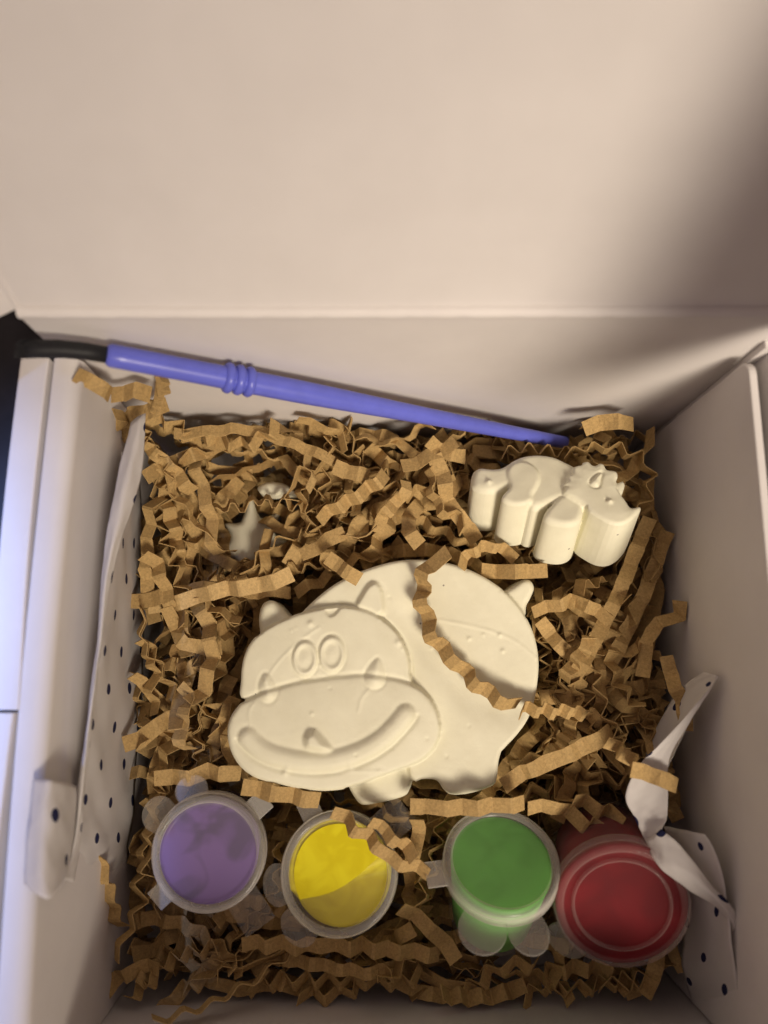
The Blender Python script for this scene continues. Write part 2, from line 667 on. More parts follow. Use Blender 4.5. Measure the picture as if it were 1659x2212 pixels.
H_tail = catmull(hz([(1380, 240), (1440, 195), (1490, 160), (1525, 152), (1550, 168), (1558, 200), (1540, 245), (1520, 285), (1512, 335), (1460, 330)]), 6, True)
H_tooth = catmull(hz([(425, 915), (445, 890), (478, 878), (502, 892), (560, 958), (572, 985), (520, 1000), (445, 985), (425, 955)]), 5, True)
H_mouth = catmull(hz([(160, 925), (200, 965), (260, 1000), (340, 1025), (430, 1040), (520, 1040), (620, 1022), (720, 985), (800, 935), (860, 880), (918, 812)]), 6)
H_eyes = [(hz([(432, 545)])[0], 60 * MPX, 84 * MPX), (hz([(562, 523)])[0], 63 * MPX, 86 * MPX)]
H_nos = [catmull(hz([(232, 618), (212, 660), (208, 705), (228, 745), (258, 755), (286, 738), (298, 700), (284, 660), (258, 622)]), 5, True),
         catmull(hz([(778, 545), (744, 580), (720, 630), (730, 672), (768, 690), (806, 672), (820, 632), (812, 585), (796, 552)]), 5, True)]
H_lines = [catmull(hz([(240, 660), (285, 585), (350, 512), (420, 450), (500, 395)]), 5), catmull(hz([(1085, 355), (1250, 388), (1380, 425), (1470, 470), (1566, 548)]), 5),
           catmull(hz([(690, 800), (705, 740), (745, 690)]), 5), catmull(hz([(190, 760), (165, 800), (172, 870)]), 5), catmull(hz([(480, 1080), (650, 1085), (780, 1088), (870, 1098)]), 5)]
H_bumps = [((458, 375), 17, 0.5), ((885, 466), 20, 0.45), ((340, 1090), 18, 0.7), ((352, 1068), 10, 0.4), ((655, 1066), 22, 0.5), ((1230, 447), 10, 0.5), ((1380, 430), 10, 0.5), ((1395, 507), 10, 0.5), ((1300, 428), 7, 0.4), ((905, 497), 10, 0.35), ((500, 578), 9, 0.3), ((365, 410), 7, 0.3), ((390, 398), 6, 0.3), ((1048, 492), 7, 0.4), ((1130, 452), 6, 0.4), ((795, 352), 12, 0.35), ((835, 372), 9, 0.3), ((800, 222), 8, 0.35), ((785, 200), 6, 0.3), ((850, 975), 9, -0.3), ((1020, 930), 8, -0.3), ((790, 1085), 8, 0.3), ((1215, 112), 12, -0.3), ((840, 245), 6, -0.5), ((1380, 210), 6, -0.4), ((680, 1005), 6, -0.6), ((605, 290), 10, -0.7), ((467, 808), 9, 0.35), ((555, 688), 7, -0.3), ((1120, 1025), 10, -0.3), ((1230, 875), 6, -0.4)]
H_drip = catmull(hz([(520, 305), (560, 298), (605, 292), (585, 330), (552, 346), (530, 330)]), 5, True)
TB = 14.0


def hippo_fields(X, Y):
    B = sdf(H_body, X, Y); R = sdf(H_rear, X, Y); Fq = sdf(H_front, X, Y); Hd = sdf(H_head, X, Y); Mz = sdf(H_muz, X, Y)
    EL = sdf(H_earL, X, Y); ER = sdf(H_earR, X, Y); TL = sdf(H_tail, X, Y)
    un = np.maximum.reduce([B, R, Fq, Hd, Mz, EL, TL])
    lo = -20.0
    def slab(d, top, r): return np.where(d > -0.02, top - rnd(np.maximum(d, 0), r), lo)
    br = np.maximum(B, R)
    # the belly swells behind the muzzle and sinks towards the flank line
    fl = dist_line(catmull(hz([(960, 330), (1010, 470), (1150, 640), (1300, 760), (1500, 790)]), 6), X, Y)
    h = slab(br, TB, 1.1) - np.where(br > 0, 1.1 * np.exp(-(fl / 4.2) ** 2), 0)
    h = np.maximum(h, slab(Fq, TB - 1.6, 1.6) + np.where(Fq > 0, 0.3 * sstep(Fq / 4), 0))
    h = np.maximum(h, slab(EL, TB - 1.2, 2.2))
    h = np.maximum(h, slab(TL, TB - 1.6, 1.6))
    h = np.where((ER > -0.3) & (Hd < 0.2), np.maximum(h, TB + 1.7 * sstep((ER + 0.3) / 1.5)), h)
    hd = slab(Hd, TB + 2.3, 1.0) + np.where(Hd > 0, 0.9 * (1 - np.exp(-np.maximum(Hd, 0) / 5)), 0)
    hm = slab(Mz, TB + 3.4, 1.2) + np.where(Mz > 0, 1.3 * (1 - np.exp(-np.maximum(Mz, 0) / 5)), 0)
    h = np.maximum(h, hd); h = np.maximum(h, hm)
    # groove at the muzzle's upper edge
    h = h - 0.35 * np.exp(-((Mz + 0.25) / 0.4) ** 2) * (Hd > 0.3)
    h = h - 0.5 * np.exp(-((Hd + 0.3) / 0.35) ** 2) * ((B > 0.5) & (Mz < -0.3))
    for (c, rx, ry) in H_eyes:
        q = np.hypot((X - c[0]) / rx, (Y - c[1]) / ry)
        h = h + 0.75 * np.exp(-((q - 0.83) / 0.16) ** 2) + 0.35 * np.exp(-(q / 0.5) ** 2) - 0.35 * np.exp(-((q - 1.1) / 0.08) ** 2)
    for nz in H_nos:
        d = sdf(nz, X, Y)
        h = h + np.where(d > 0, 1.25 * np.sqrt(sstep(d / 2.6)), 0) - 0.22 * np.exp(-((d + 0.3) / 0.3) ** 2)
    dm = dist_line(H_mouth, X, Y)
    o_ = np.argsort(H_mouth[:, 0])
    below = Y < np.interp(X, H_mouth[o_, 0], H_mouth[o_, 1])
    h = h + 1.25 * np.sqrt(sstep(1.2 * (1 - dm / 2.6))) - np.where(below, 0.5, 0.08) * np.exp(-((dm - 2.8) / 0.6) ** 2)
    dt = sdf(H_tooth, X, Y)
    h = h + np.where(dt > 0, 2.3 * np.clip(dt / 1.7, 0, 1), 0)
    for Ln in H_lines:
        h = h + 0.22 * np.exp(-(dist_line(Ln, X, Y) / 0.28) ** 2)
    for (c, r, a) in H_bumps:
        p = hz([c])[0]
        h = h + a * 1.2 * np.exp(-(np.hypot(X - p[0], Y - p[1]) / (r * MPX * 0.75)) ** 2)
    dd = sdf(H_drip, X, Y)
    h = h - np.where(dd > 0, 0.8 * sstep(dd / 0.6), 0)
    # gentle hand-cast unevenness
    h = h + 0.10 * np.sin(X * 0.31 + 1.2) * np.sin(Y * 0.27) + 0.05 * np.sin(X * 0.9 + Y * 0.7)
    return un, np.maximum(h, 3)


def hippo_label(x, y):
    lab = np.full(x.shape, 'body', dtype=object)
    def put(m, n): lab[m] = n
    B = sdf(H_body, x, y)
    put((sdf(H_rear, x, y) > 0) & (B < 0.4), 'leg#1')
    put((sdf(H_front, x, y) > 0) & (B < 0.4), 'leg#2')
    put((sdf(H_front, x, y) > 0) & (sdf(H_rear, x, y) < 0) & (y < hz([(700, 1130)])[0][1]), 'leg#2')
    put((sdf(H_tail, x, y) > 0) & (B < 0.2), 'tail')
    put((sdf(H_earL, x, y) > 0), 'ear#1')
    put((sdf(H_earR, x, y) > -0.2), 'ear#2')
    put(sdf(H_head, x, y) > -0.3, 'head')
    for k, (c, rx, ry) in enumerate(H_eyes):
        put(np.hypot((x - c[0]) / rx, (y - c[1]) / ry) < 1.1, 'head>eye#%d' % k)
    put(sdf(H_muz, x, y) > -0.35, 'muzzle')
    for k, nz in enumerate(H_nos): put(sdf(nz, x, y) > -0.3, 'muzzle>nostril#%d' % k)
    put(dist_line(H_mouth, x, y) < 2.3, 'muzzle>mouth')
    put(sdf(H_tooth, x, y) > 0, 'muzzle>tooth')
    return lab


hippo_root = empty('plaster_hippo', (5, 0, HIP_Z - TB), 'large smiling white plaster hippo lying on the shreds', 'figurine')
hm = Matrix.Translation(Vector((0, 0, HIP_Z - TB)) * MM)


hb = np.vstack([H_body, H_rear, H_front, H_head, H_muz, H_earL, H_tail])
bn = (hb[:, 0].min() - 1, hb[:, 0].max() + 1, hb[:, 1].min() - 1, hb[:, 1].max() + 1)
casting(hippo_root, hm, bn, 0.30, hippo_fields, hippo_label, 'body', M_plaster, draft=0.3)

# ---- horned dinosaur, tilted so that its lower edge shows
DN = np.array([-0.04, math.sin(math.radians(23)), math.cos(math.radians(23))]); DN /= np.linalg.norm(DN)
DP = U(552, 480, 50.0)
dux = np.array([1.0, 0, 0]); dux -= DN * np.dot(dux, DN); dux /= np.linalg.norm(dux)
duy = np.cross(DN, dux)


def dz_(pts):
    out = []
    for x, y in pts:
        p = UP(444.4 + 0.13778 * x, 406.3 + 0.13778 * y, DP, DN) - DP
        out.append((np.dot(p, dux), np.dot(p, duy)))
    return np.array(out)


DPX = float(np.linalg.norm(dz_([(800, 600)])[0] - dz_([(700, 600)])[0]) / 100)
D_bodyp = catmull(dz_([(205, 470), (225, 440), (265, 428), (330, 436), (400, 432), (450, 410), (500, 376), (580, 346), (690, 335), (790, 350), (870, 382), (940, 418), (1000, 460), (1010, 560), (960, 650), (870, 665), (790, 690), (720, 720), (640, 730), (560, 640), (480, 580), (400, 605), (300, 612), (215, 580), (196, 520)]), 5, True)
D_hind = catmull(dz_([(450, 500), (462, 450), (510, 415), (570, 405), (640, 430), (685, 480), (695, 540), (670, 600), (640, 650), (636, 690), (600, 715), (520, 725), (450, 712), (415, 680), (430, 640), (470, 590)]), 5, True)
D_fore = catmull(dz_([(850, 640), (790, 690), (740, 750), (722, 800), (760, 840), (850, 862), (930, 860), (985, 830), (1010, 770), (1010, 700), (960, 640)]), 5, True)
fr = [(985, 442), (1000, 424), (1040, 416), (1065, 440), (1092, 448), (1122, 430), (1152, 440), (1172, 476), (1215, 482), (1246, 494), (1252, 530), (1240, 560), (1262, 556), (1294, 546), (1309, 575), (1292, 628), (1274, 652), (1300, 690), (1322, 722), (1346, 752), (1380, 750), (1414, 744), (1417, 772), (1392, 800), (1362, 832), (1320, 862), (1262, 880), (1190, 868), (1110, 826), (1050, 785), (1010, 730), (940, 690), (862, 640), (880, 600), (852, 585), (890, 560), (885, 520), (930, 505), (925, 460)]
D_headp = catmull(dz_(fr), 2, True)
D_horn = catmull(dz_([(1048, 580), (1132, 505), (1120, 560), (1110, 608), (1080, 612)]), 4, True)
D_nhorn = catmull(dz_([(1240, 560), (1294, 546), (1309, 575), (1292, 628), (1274, 652), (1236, 610)]), 4, True)
TD = 18.5


def dino_fields(X, Y):
    B, Hn, Fo, Hd = (sdf(q, X, Y) for q in (D_bodyp, D_hind, D_fore, D_headp))
    un = np.maximum.reduce([B, Hn, Fo, Hd])
    def slab(d, top, r): return np.where(d > -0.02, top - rnd(np.maximum(d, 0), r), -20)
    h = slab(B, TD, 2.0)
    h = np.maximum(h, slab(Hn, TD + 0.9, 1.2))
    h = np.maximum(h, slab(Fo, TD + 0.2, 1.6))
    h = np.maximum(h, slab(Hd, TD + 1.5, 0.9) + np.where(Hd > 0, 0.3 * sstep(Hd / 3), 0))
    dh = sdf(D_horn, X, Y)
    h = h - 0.5 * np.exp(-((dh + 0.2) / 0.25) ** 2) + np.where(dh > 0, 0.7 * sstep(dh / 0.8), 0)
    dn = sdf(D_nhorn, X, Y)
    h = h - np.where(dn > 0, 0.8, 0)
    for (c, r, a) in (((322, 550), 26, 0.8), ((1190, 720), 20, 0.9), ((1170, 705), 16, -0.5), ((925, 500), 16, 0.3), ((880, 880), 18, 0.3)):
        p = dz_([c])[0]
        h = h + a * np.exp(-(np.hypot(X - p[0], Y - p[1]) / (r * DPX * 0.75)) ** 2)
    h = h - 0.9 * sstep((dz_([(330, 480)])[0][0] - X) / 8) * (B > 0)
    h = h + 0.05 * np.sin(X * 0.8) * np.sin(Y * 0.9 + 1)
    return un, np.maximum(h, 3)


def dino_label(x, y):
    lab = np.full(x.shape, 'body', dtype=object)
    lab[(x < dz_([(455, 500)])[0][0])] = 'tail'
    lab[sdf(D_hind, x, y) > -0.2] = 'leg#1'
    lab[sdf(D_fore, x, y) > -0.2] = 'leg#2'
    lab[sdf(D_headp, x, y) > -0.2] = 'head'
    lab[sdf(D_horn, x, y) > -0.2] = 'head>horn#1'
    lab[sdf(D_nhorn, x, y) > 0] = 'head>horn#2'
    p = dz_([(1190, 720)])[0]
    lab[np.hypot(x - p[0], y - p[1]) < 22 * DPX] = 'head>eye'
    return lab


dm_ = Matrix(((dux[0], duy[0], DN[0], 0), (dux[1], duy[1], DN[1], 0), (dux[2], duy[2], DN[2], 0), (0, 0, 0, 1)))
dino_base = DP - DN * TD
dmat = Matrix.Translation(Vector(dino_base) * MM) @ dm_
dino_root = empty('plaster_dinosaur', dino_base, 'small white plaster horned dinosaur in the right back corner', 'figurine')
dbp = np.vstack([D_bodyp, D_hind, D_fore, D_headp])
casting(dino_root, dmat, (dbp[:, 0].min() - 1, dbp[:, 0].max() + 1, dbp[:, 1].min() - 1, dbp[:, 1].max() + 1), 0.26, dino_fields, dino_label, 'body', M_plaster, draft=0.5)

# ---- a third casting almost buried in the left back part of the bed
S_c = UD(528, 1158, 26)
sp = []
for k in range(14):
    a = 2 * math.pi * k / 14 + 0.2
    r = (10.5 + 1.5 * math.sin(k * 1.7)) if k % 2 else 6.0
    sp.append((r * 1.15 * math.cos(a), r * math.sin(a)))
S_poly = catmull(sp, 3, True)


def star_fields(X, Y):
    d = sdf(S_poly, X, Y)
    return d, 12 - rnd(np.maximum(d, 0), 1.6) + 1.2 * np.exp(-(np.hypot(X + 4, Y) / 4) ** 2)


sroot = empty('plaster_figurine', S_c - np.array([0, 0, 12]), 'white star shaped plaster figurine mostly buried under the shreds', 'figurine')
smx = Matrix.Translation(Vector(S_c - np.array([0, 0, 12])) * MM) @ Matrix.Rotation(math.radians(60), 4, 'Z') @ Matrix.Rotation(math.radians(12), 4, 'X')


def star_label(x, y):
    lab = np.full(x.shape, 'body', dtype=object)
    lab[np.hypot(x, y) > 7.0] = 'spikes'
    return lab


casting(sroot, smx, (-21, 21, -17, 17), 0.4, star_fields, star_label, 'body', M_plaster, draft=0.4)


S2 = UD(592, 1056, 31)
L_poly = catmull([(-5, 0), (-3, 1.7), (0, 2.3), (3, 1.9), (6.4, -0.4), (2.6, -0.9), (0, -1.7), (-3.5, -1.6)], 5, True)


def chip_fields(X, Y):
    d = sdf(L_poly, X, Y)
    return d, 6 - rnd(np.maximum(d, 0), 1.8)


croot = empty('plaster_chip', S2 - np.array([0, 0, 6]), 'small white plaster tip poking out of the shreds behind the star', 'figurine')
casting(croot, Matrix.Translation(Vector(S2 - np.array([0, 0, 6])) * MM) @ Matrix.Rotation(math.radians(-8), 4, 'Z'), (-10, 10, -5, 5), 0.4, chip_fields, lambda x, y: np.full(x.shape, 'body', dtype=object), 'body', M_plaster)

# ------------------------------------------------------------------ paint pots
def lathe(profile, n=56, closed=False):
    V, F = [], []
    m = len(profile)
    for i in range(n):
        a = 2 * math.pi * i / n
        for (r, z) in profile:
            V.append((r * math.cos(a), r * math.sin(a), z))
    for i in range(n):
        i2 = (i + 1) % n
        for k in range(m - 1):
            F.append((i * m + k, i2 * m + k, i2 * m + k + 1, i * m + k + 1))
    return V, F


def plate(outline, z0, z1):
    n = len(outline)
    V = [(x, y, z0) for x, y in outline] + [(x, y, z1) for x, y in outline]
    F = [tuple(range(n))[::-1], tuple(range(n, 2 * n))]
    for i in range(n):
        j = (i + 1) % n
        F.append((i, j, n + j, n + i))
    return V, F


def axis_matrix(c, tilt_x, tilt_y):
    """c = centre of the lid top (mm); tilts lean the top towards +y / +x (deg)"""
    n = Vector((math.tan(math.radians(tilt_y)), math.tan(math.radians(tilt_x)), 1)).normalized()
    q = Vector((0, 0, 1)).rotation_difference(n)
    return Matrix.Translation(Vector(c) * MM) @ q.to_matrix().to_4x4()


def pot(label, px, py, zt, R, tx, ty, pm, film, lidm, rimm, tabs, straps, level=None, cupm=None, H=25.0, bodyscale=1.0):
    c = U(px, py, zt)
    mx = axis_matrix(c, tx, ty)
    base = mx @ (Vector((0, 0, -H)) * MM)
    root = empty('paint_pot', base / MM, label, 'paint pot', 'row of four paint pots')
    cr = (R - 1.1) * bodyscale
    V, F = lathe([(0, -H), (cr * 0.80, -H), (cr * 0.86, -H + 0.8), (cr * 0.93, -H * 0.5), (cr, -5.0), (cr, -2.2), (R - 0.6, -2.1), (R - 0.6, -3.4), (R - 0.9, -3.5)])
    mk('cup', V, F, cupm or M_cup, root, True, mx)
    # paint: an uneven top with a film sticking to the lid
    n, m = 56, 16
    V, F = [], []
    pr = cr - 0.7
    for j in range(m + 1):
        r = pr * j / m
        for i in range(n):
            a = 2 * math.pi * i / n
            x, y = r * math.cos(a), r * math.sin(a)
            z = level(x, y, R) if level else -1.75 - 0.05 * math.sin(x * 0.5) * math.cos(y * 0.4)
            V.append((x, y, z))
    for j in range(m):
        for i in range(n):
            i2 = (i + 1) % n
            F.append((j * n + i, (j + 1) * n + i, (j + 1) * n + i2, j * n + i2))
    k0 = len(V)
    for i in range(n):
        a = 2 * math.pi * i / n
        V.append((cr * 0.78 * math.cos(a), cr * 0.78 * math.sin(a), -H + 0.6))
    for i in range(n):
        i2 = (i + 1) % n
        F.append((m * n + i, k0 + i, k0 + i2, m * n + i2))
    F.append(tuple(range(k0, k0 + n))[::-1])
    mk('paint', V, F, pm, root, True, mx)
    # lid
    V, F = lathe([(0, -1.45), (R - 3.1, -1.45), (R - 2.5, -1.25), (R - 2.2, -0.75)])
    lid = mk('lid', V, F, lidm, root, True, mx)
    V, F = lathe([(R - 2.2, -0.75), (R - 1.9, -0.15), (R - 1.3, 0.05), (R - 0.5, -0.05), (R - 0.1, -0.5), (R, -1.2), (R + 0.02, -2.0), (R - 0.25, -2.3), (R + 0.1, -2.7), (R + 0.15, -4.6), (R - 0.3, -4.7), (R - 0.4, -2.6)])
    mk('rim', V, F, rimm, lid, True, mx)
    if lidm is M_clear:
        V, F = lathe([(R * 0.72 - 0.45, -1.4), (R * 0.72 - 0.3, -0.75), (R * 0.72, -0.6), (R * 0.72 + 0.3, -0.75), (R * 0.72 + 0.45, -1.4)])
        mk('lid_ridge', V, F, rimm, lid, True, mx)
    if level:
        # paint clinging to the lid over its upper left half
        V, F = [], []
        rr = R - 3.3
        ns, nr = 40, 6
        for j in range(nr + 1):
            for i in range(ns + 1):
                a = math.radians(20 + 195 * i / ns)
                q = j / nr
                ex, ey = rr * math.cos(a), rr * math.sin(a)
                cx_ = rr * 0.94 * math.cos(math.radians(20 + 195)) * (i / ns) + rr * 0.94 * math.cos(math.radians(20)) * (1 - i / ns)
                cy_ = rr * 0.94 * math.sin(math.radians(20 + 195)) * (i / ns) + rr * 0.94 * math.sin(math.radians(20)) * (1 - i / ns) - 2.2 * math.sin(math.pi * i / ns)
                V.append((ex * q + cx_ * (1 - q), ey * q + cy_ * (1 - q), -1.36 + 0.04 * math.sin(i)))
        for j in range(nr):
            for i in range(ns):
                b_ = j * (ns + 1) + i
                F.append((b_, b_ + 1, b_ + ns + 2, b_ + ns + 1))
        mk('paint_smear', V, F, pm, lid, True, mx)
    for (ang, ln, wd, zz) in tabs:
        a = math.radians(ang)
        ol = []
        for k in range(15):
            q = -math.pi / 2 + math.pi * k / 14
            ol.append((R - 0.6 + ln * 0.35 + ln * 0.65 * math.cos(q), wd / 2 * math.sin(q)))
        ol = [(R - 0.8, -wd / 2 * 0.9)] + ol + [(R - 0.8, wd / 2 * 0.9)]
        ol = [(x * math.cos(a) - y * math.sin(a), x * math.sin(a) + y * math.cos(a)) for x, y in ol]
        V, F = plate(ol, zz - 0.35, zz + 0.35)
        V = [(x, y, z - 0.10 * max(0, math.hypot(x, y) - R)) for x, y, z in V]
        bevel(mk('tab', V, F, M_tab, lid, False, mx), 0.25)
    for (ang, ln, wd, zz) in straps:
        a = math.radians(ang)
        ol = [(R - 0.5, -wd / 2), (R + ln, -wd / 2), (R + ln, wd / 2), (R - 0.5, wd / 2)]
        ol = [(x * math.cos(a) - y * math.sin(a), x * math.sin(a) + y * math.cos(a)) for x, y in ol]
        V, F = plate(ol, zz - 0.3, zz + 0.3)
        bevel(mk('strap', V, F, lidm if wd > 7 else rimm, lid, False, mx), 0.2)
    return root, c, R


POTS = []
M_purple = paint_mat('purple_paint', (0.085, 0.050, 0.165), (0.165, 0.088, 0.315), 70, 0.40, 0.52)
M_yellow = paint_mat('yellow_paint', (0.80, 0.68, 0.012), (0.90, 0.80, 0.022), 120)
M_green = paint_mat('green_paint', (0.10, 0.46, 0.05), (0.14, 0.58, 0.075), 80, 0.32, 0.55)
M_red = paint_mat('red_paint', (0.105, 0.003, 0.007), (0.155, 0.005, 0.010), 60, rough=0.7, spec=0.08)


def level_yellow(x, y, R):
    # the paint hangs on the upper left half of the lid, sunk elsewhere
    s = (y - (0.30 * x) + 1.5)
    return -1.8 - 4.2 * float(sstep(np.array(-(s - 0.4) / 1.6)))


POTS.append(pot('paint pot with dull purple paint under a cloudy lid', 207.5, 854, 42, 14.0, -2, 1, M_purple, None, M_lid, M_lidrim,
    [(147, 6.5, 9.0, -3.2), (110, 5.5, 8.5, -3.2)], [(42, 4.5, 5.5, -3.4), (222, 4.0, 5.5, -3.4), (305, 8.5, 8.5, -4.6)]))
POTS.append(pot('paint pot with bright yellow paint under a cloudy lid', 337, 873, 42, 14.4, 10, -8, M_yellow, None, M_lid, M_lidrim,
    [(192, 6.0, 10.0, -3.2), (232, 6.0, 10.0, -3.2)], [(120, 4.5, 5.5, -3.4), (42, 8.0, 8.5, -3.4)], level_yellow))
POTS.append(pot('tilted paint pot with green paint and two tabs hanging down', 502, 858, 46, 14.0, 45, 2, M_green, None, M_lid, M_lidrim,
    [(248, 8.5, 11.0, -3.2), (285, 8.0, 9.5, -3.2)], [(188, 4.5, 6.5, -3.2)]))
POTS.append(pot('paint pot with dark red paint under a clear shiny lid', 623, 908, 50, 15.6, -18, -6, M_red, None, M_clear, M_clearrim,
    [(225, 6.0, 11.0, -4.2)], [], None, M_cup, 26.0, 1.10))

# ------------------------------------------------------------------ paint brush
A = U(106, 354.5, 92.0)
Bp = U(567, 443, 33.0)
ax = (Bp - A); BL = np.linalg.norm(ax); ax /= BL
e1 = np.cross(ax, [0, 1, 0]); e1 /= np.linalg.norm(e1)
e2 = np.cross(ax, e1)
brush = empty('paint_brush', A, 'violet blue plastic paint brush with black bristles leaning along the back panel', 'paint brush')


def tube(profile, n=20, droop=None, caps=True):
    V, F = [], []
    for (s, r) in profile:
        c = A + ax * s
        if droop: c = c + droop(s)
        for k in range(n):
            a = 2 * math.pi * k / n
            V.append(c + e1 * r * math.cos(a) + e2 * r * math.sin(a))
    for i in range(len(profile) - 1):
        for k in range(n):
            k2 = (k + 1) % n
            F.append((i * n + k, (i + 1) * n + k, (i + 1) * n + k2, i * n + k2))
    if caps:
        F.append(tuple(range(n))); F.append(tuple(range((len(profile) - 1) * n, len(profile) * n))[::-1])
    return V, F


ringpos = None
for s in np.linspace(0, BL, 400):
    p = A + ax * s
    zc = p[1] * st + (CAMZ - p[2]) * ct
    if 384 + FPX * p[0] / zc > 239: ringpos = s; break
prof = [(-0.0, 1.5), (0.15, 2.05), (0.5, 2.25)]
for k in range(40):
    t = k / 39
    prof.append((0.8 + (BL - 1.6) * t, 2.45 + 0.25 * math.exp(-((t - 0.35) / 0.2) ** 2) - 0.75 * max(0, t - 0.35) / 0.65))
prof += [(BL - 0.4, 1.3), (BL, 0.7)]
V, F = tube(prof)
mk('handle', V, F, M_brush, brush, True)
for k in range(3):
    V, F = tube([(ringpos - 2.6 + 2.4 * k + 1.05 * math.sin(q) * 1.0, 2.55 + 0.95 * math.cos(q)) for q in np.linspace(-1.5, 1.5, 9)])
    mk('grip_ring', V, F, M_brush, brush, True)
# moulding seam and small raised marks along the underside
V, F = [], []
for k in range(9):
    s = ringpos + 17 + 1.15 * k + random.uniform(-.2, .2)
    q = box_vf(-0.4, 0.4, -0.25, 0.25, -0.3, 0.3)
    o0 = len(V)
    c = A + ax * s + (0.25 * e1 if e1[2] > 0 else -0.25 * e1) * 4 + np.array([0, -2.15, -0.6])
    for p in q[0]: V.append(c + ax * p[0] + np.array([0, 1, 0]) * p[1] + np.array([0, 0, 1]) * p[2])
    F += [tuple(o0 + i for i in ff) for ff in q[1]]
mk('moulded_marks', V, F, M_brush, brush)
dr = lambda s: np.array([0, 0, -1.0]) * (0.012 * s * s) + np.array([0, -0.004 * s * s, 0])
V, F = tube([(1.0, 1.75), (-4, 1.8), (-9, 1.85), (-13, 1.9), (-15.5, 1.8), (-17.0, 1.5)], 14, dr)
bristles = mk('bristles', V, F, M_bristle, brush, True)
V, F = [], []
for k in range(70):
    a = random.uniform(0, 6.283); r = 1.55 * math.sqrt(random.random()) + 0.15
    o0 = len(V)
    off = e1 * r * math.cos(a) + e2 * r * math.sin(a)
    for i, s in enumerate((0.4, -5, -10, -15, -18.0 + random.uniform(-1.2, .8))):
        c = A + ax * s + dr(s) + off * (1 + 0.012 * abs(s))
        V += [c + e1 * 0.10, c + e2 * 0.10, c - (e1 + e2) * 0.10]
        if i:
            for q in range(3):
                q2 = (q + 1) % 3
                F.append((o0 + 3 * i - 3 + q, o0 + 3 * i + q, o0 + 3 * i + q2, o0 + 3 * i - 3 + q2))
tag(mk('bristle_hairs', V, F, M_bristle, bristles), kind='stuff')


# ------------------------------------------------------------------ tissue paper
def sheet(name, rows, label, uvo=(0, 0), sub=10, wr=0.35, group='dotted tissue lining the box', parent=None):
    """rows: control points (px, py, z) in the picture; a smooth patch goes through them"""
    R = [catmull([U(*p) for p in r], sub) for r in rows]
    Cn = [catmull([R[i][k] for i in range(len(R))], sub) for k in range(len(R[0]))]
    G = np.array(Cn).transpose(1, 0, 2)       # rows x cols x 3
    nr, nc = G.shape[:2]
    ii, jj = np.meshgrid(np.arange(nr), np.arange(nc), indexing='ij')
    wv = wr * (np.sin(ii * 0.55 + jj * 0.21 + uvo[0]) * np.sin(jj * 0.47 - ii * 0.13) + 0.5 * np.sin(ii * 1.3 + uvo[1]) * np.cos(jj * 0.9 + ii * 0.4))
    gu = np.gradient(G, axis=1); gv = np.gradient(G, axis=0)
    n = np.cross(gu, gv); n /= np.maximum(np.linalg.norm(n, axis=2, keepdims=True), 1e-9)
    if n[..., 2].mean() < 0: n = -n
    G = G + n * wv[..., None]
    du = np.linalg.norm(np.diff(G, axis=1), axis=2); dv = np.linalg.norm(np.diff(G, axis=0), axis=2)
    u = np.concatenate([np.zeros(1), np.cumsum(du.mean(0))])
    vv = np.concatenate([np.zeros(1), np.cumsum(dv.mean(1))])
    uv = np.stack(np.meshgrid(u + uvo[0], vv + uvo[1]), -1).reshape(-1, 2)
    idx = np.arange(nr * nc).reshape(nr, nc)
    F = np.stack([idx[:-1, :-1].ravel(), idx[:-1, 1:].ravel(), idx[1:, 1:].ravel(), idx[1:, :-1].ravel()], 1)
    V = G.reshape(-1, 3)
    o = mk(name, V, F, M_tissue, parent, True, uv=uv)
    s = o.modifiers.new('thick', 'SOLIDIFY'); s.thickness = 0.00006
    if parent is None: tag(o, label, 'tissue paper', group)
    return o


# left sheet: standing along the side panel, its edge folded over
TL = sheet('tissue_paper', [
    [(122, 452, 68), (131, 449, 52), (140, 446, 36)],
    [(112, 545, 70), (126, 545, 50), (141, 545, 30)],
    [(97, 660, 70), (117, 662, 50), (143, 660, 26)],
    [(82, 760, 68), (108, 765, 50), (137, 762, 24)],
    [(76, 840, 64), (103, 842, 46), (130, 840, 22)],
    [(72, 893, 58), (99, 890, 42), (126, 882, 20)]],
    'off white tissue sheet with navy dots standing along the left side panel', (3, 8))
sheet('folded_edge', [
    [(131, 423, 66), (139, 416, 67), (146, 413, 66)],
    [(119, 470, 69), (130, 470, 70), (142, 470, 66)],
    [(110, 515, 71), (120, 515, 72), (131, 513, 68)],
    [(103, 562, 71.5), (109, 562, 73), (115, 562, 70.5)],
    [(96, 650, 71.5), (98.5, 650, 73), (101, 650, 71)],
    [(86, 728, 70.5), (88.5, 728, 72), (91, 728, 70)],
    [(76, 800, 69), (80, 800, 71), (84, 800, 69)],
    [(70, 850, 67), (74, 850, 69), (79, 850, 66.5)],
    [(58, 880, 74), (64, 880, 74), (74, 882, 67)]], None, (1, 2), 8, 0.15, parent=TL)
sheet('folded_corner', [
    [(34, 779, 84.8), (50, 780, 84.9), (63, 782, 80), (77, 786, 71)],
    [(30, 815, 84.9), (47, 816, 85.0), (62, 818, 80), (76, 818, 70)],
    [(26, 850, 84.9), (44, 854, 85.0), (60, 856, 79), (72, 850, 69)],
    [(24, 884, 84.8), (46, 899, 84.8), (58, 890, 80), (68, 876, 69)]], None, (10, 8), 8, 0.14, parent=TL)
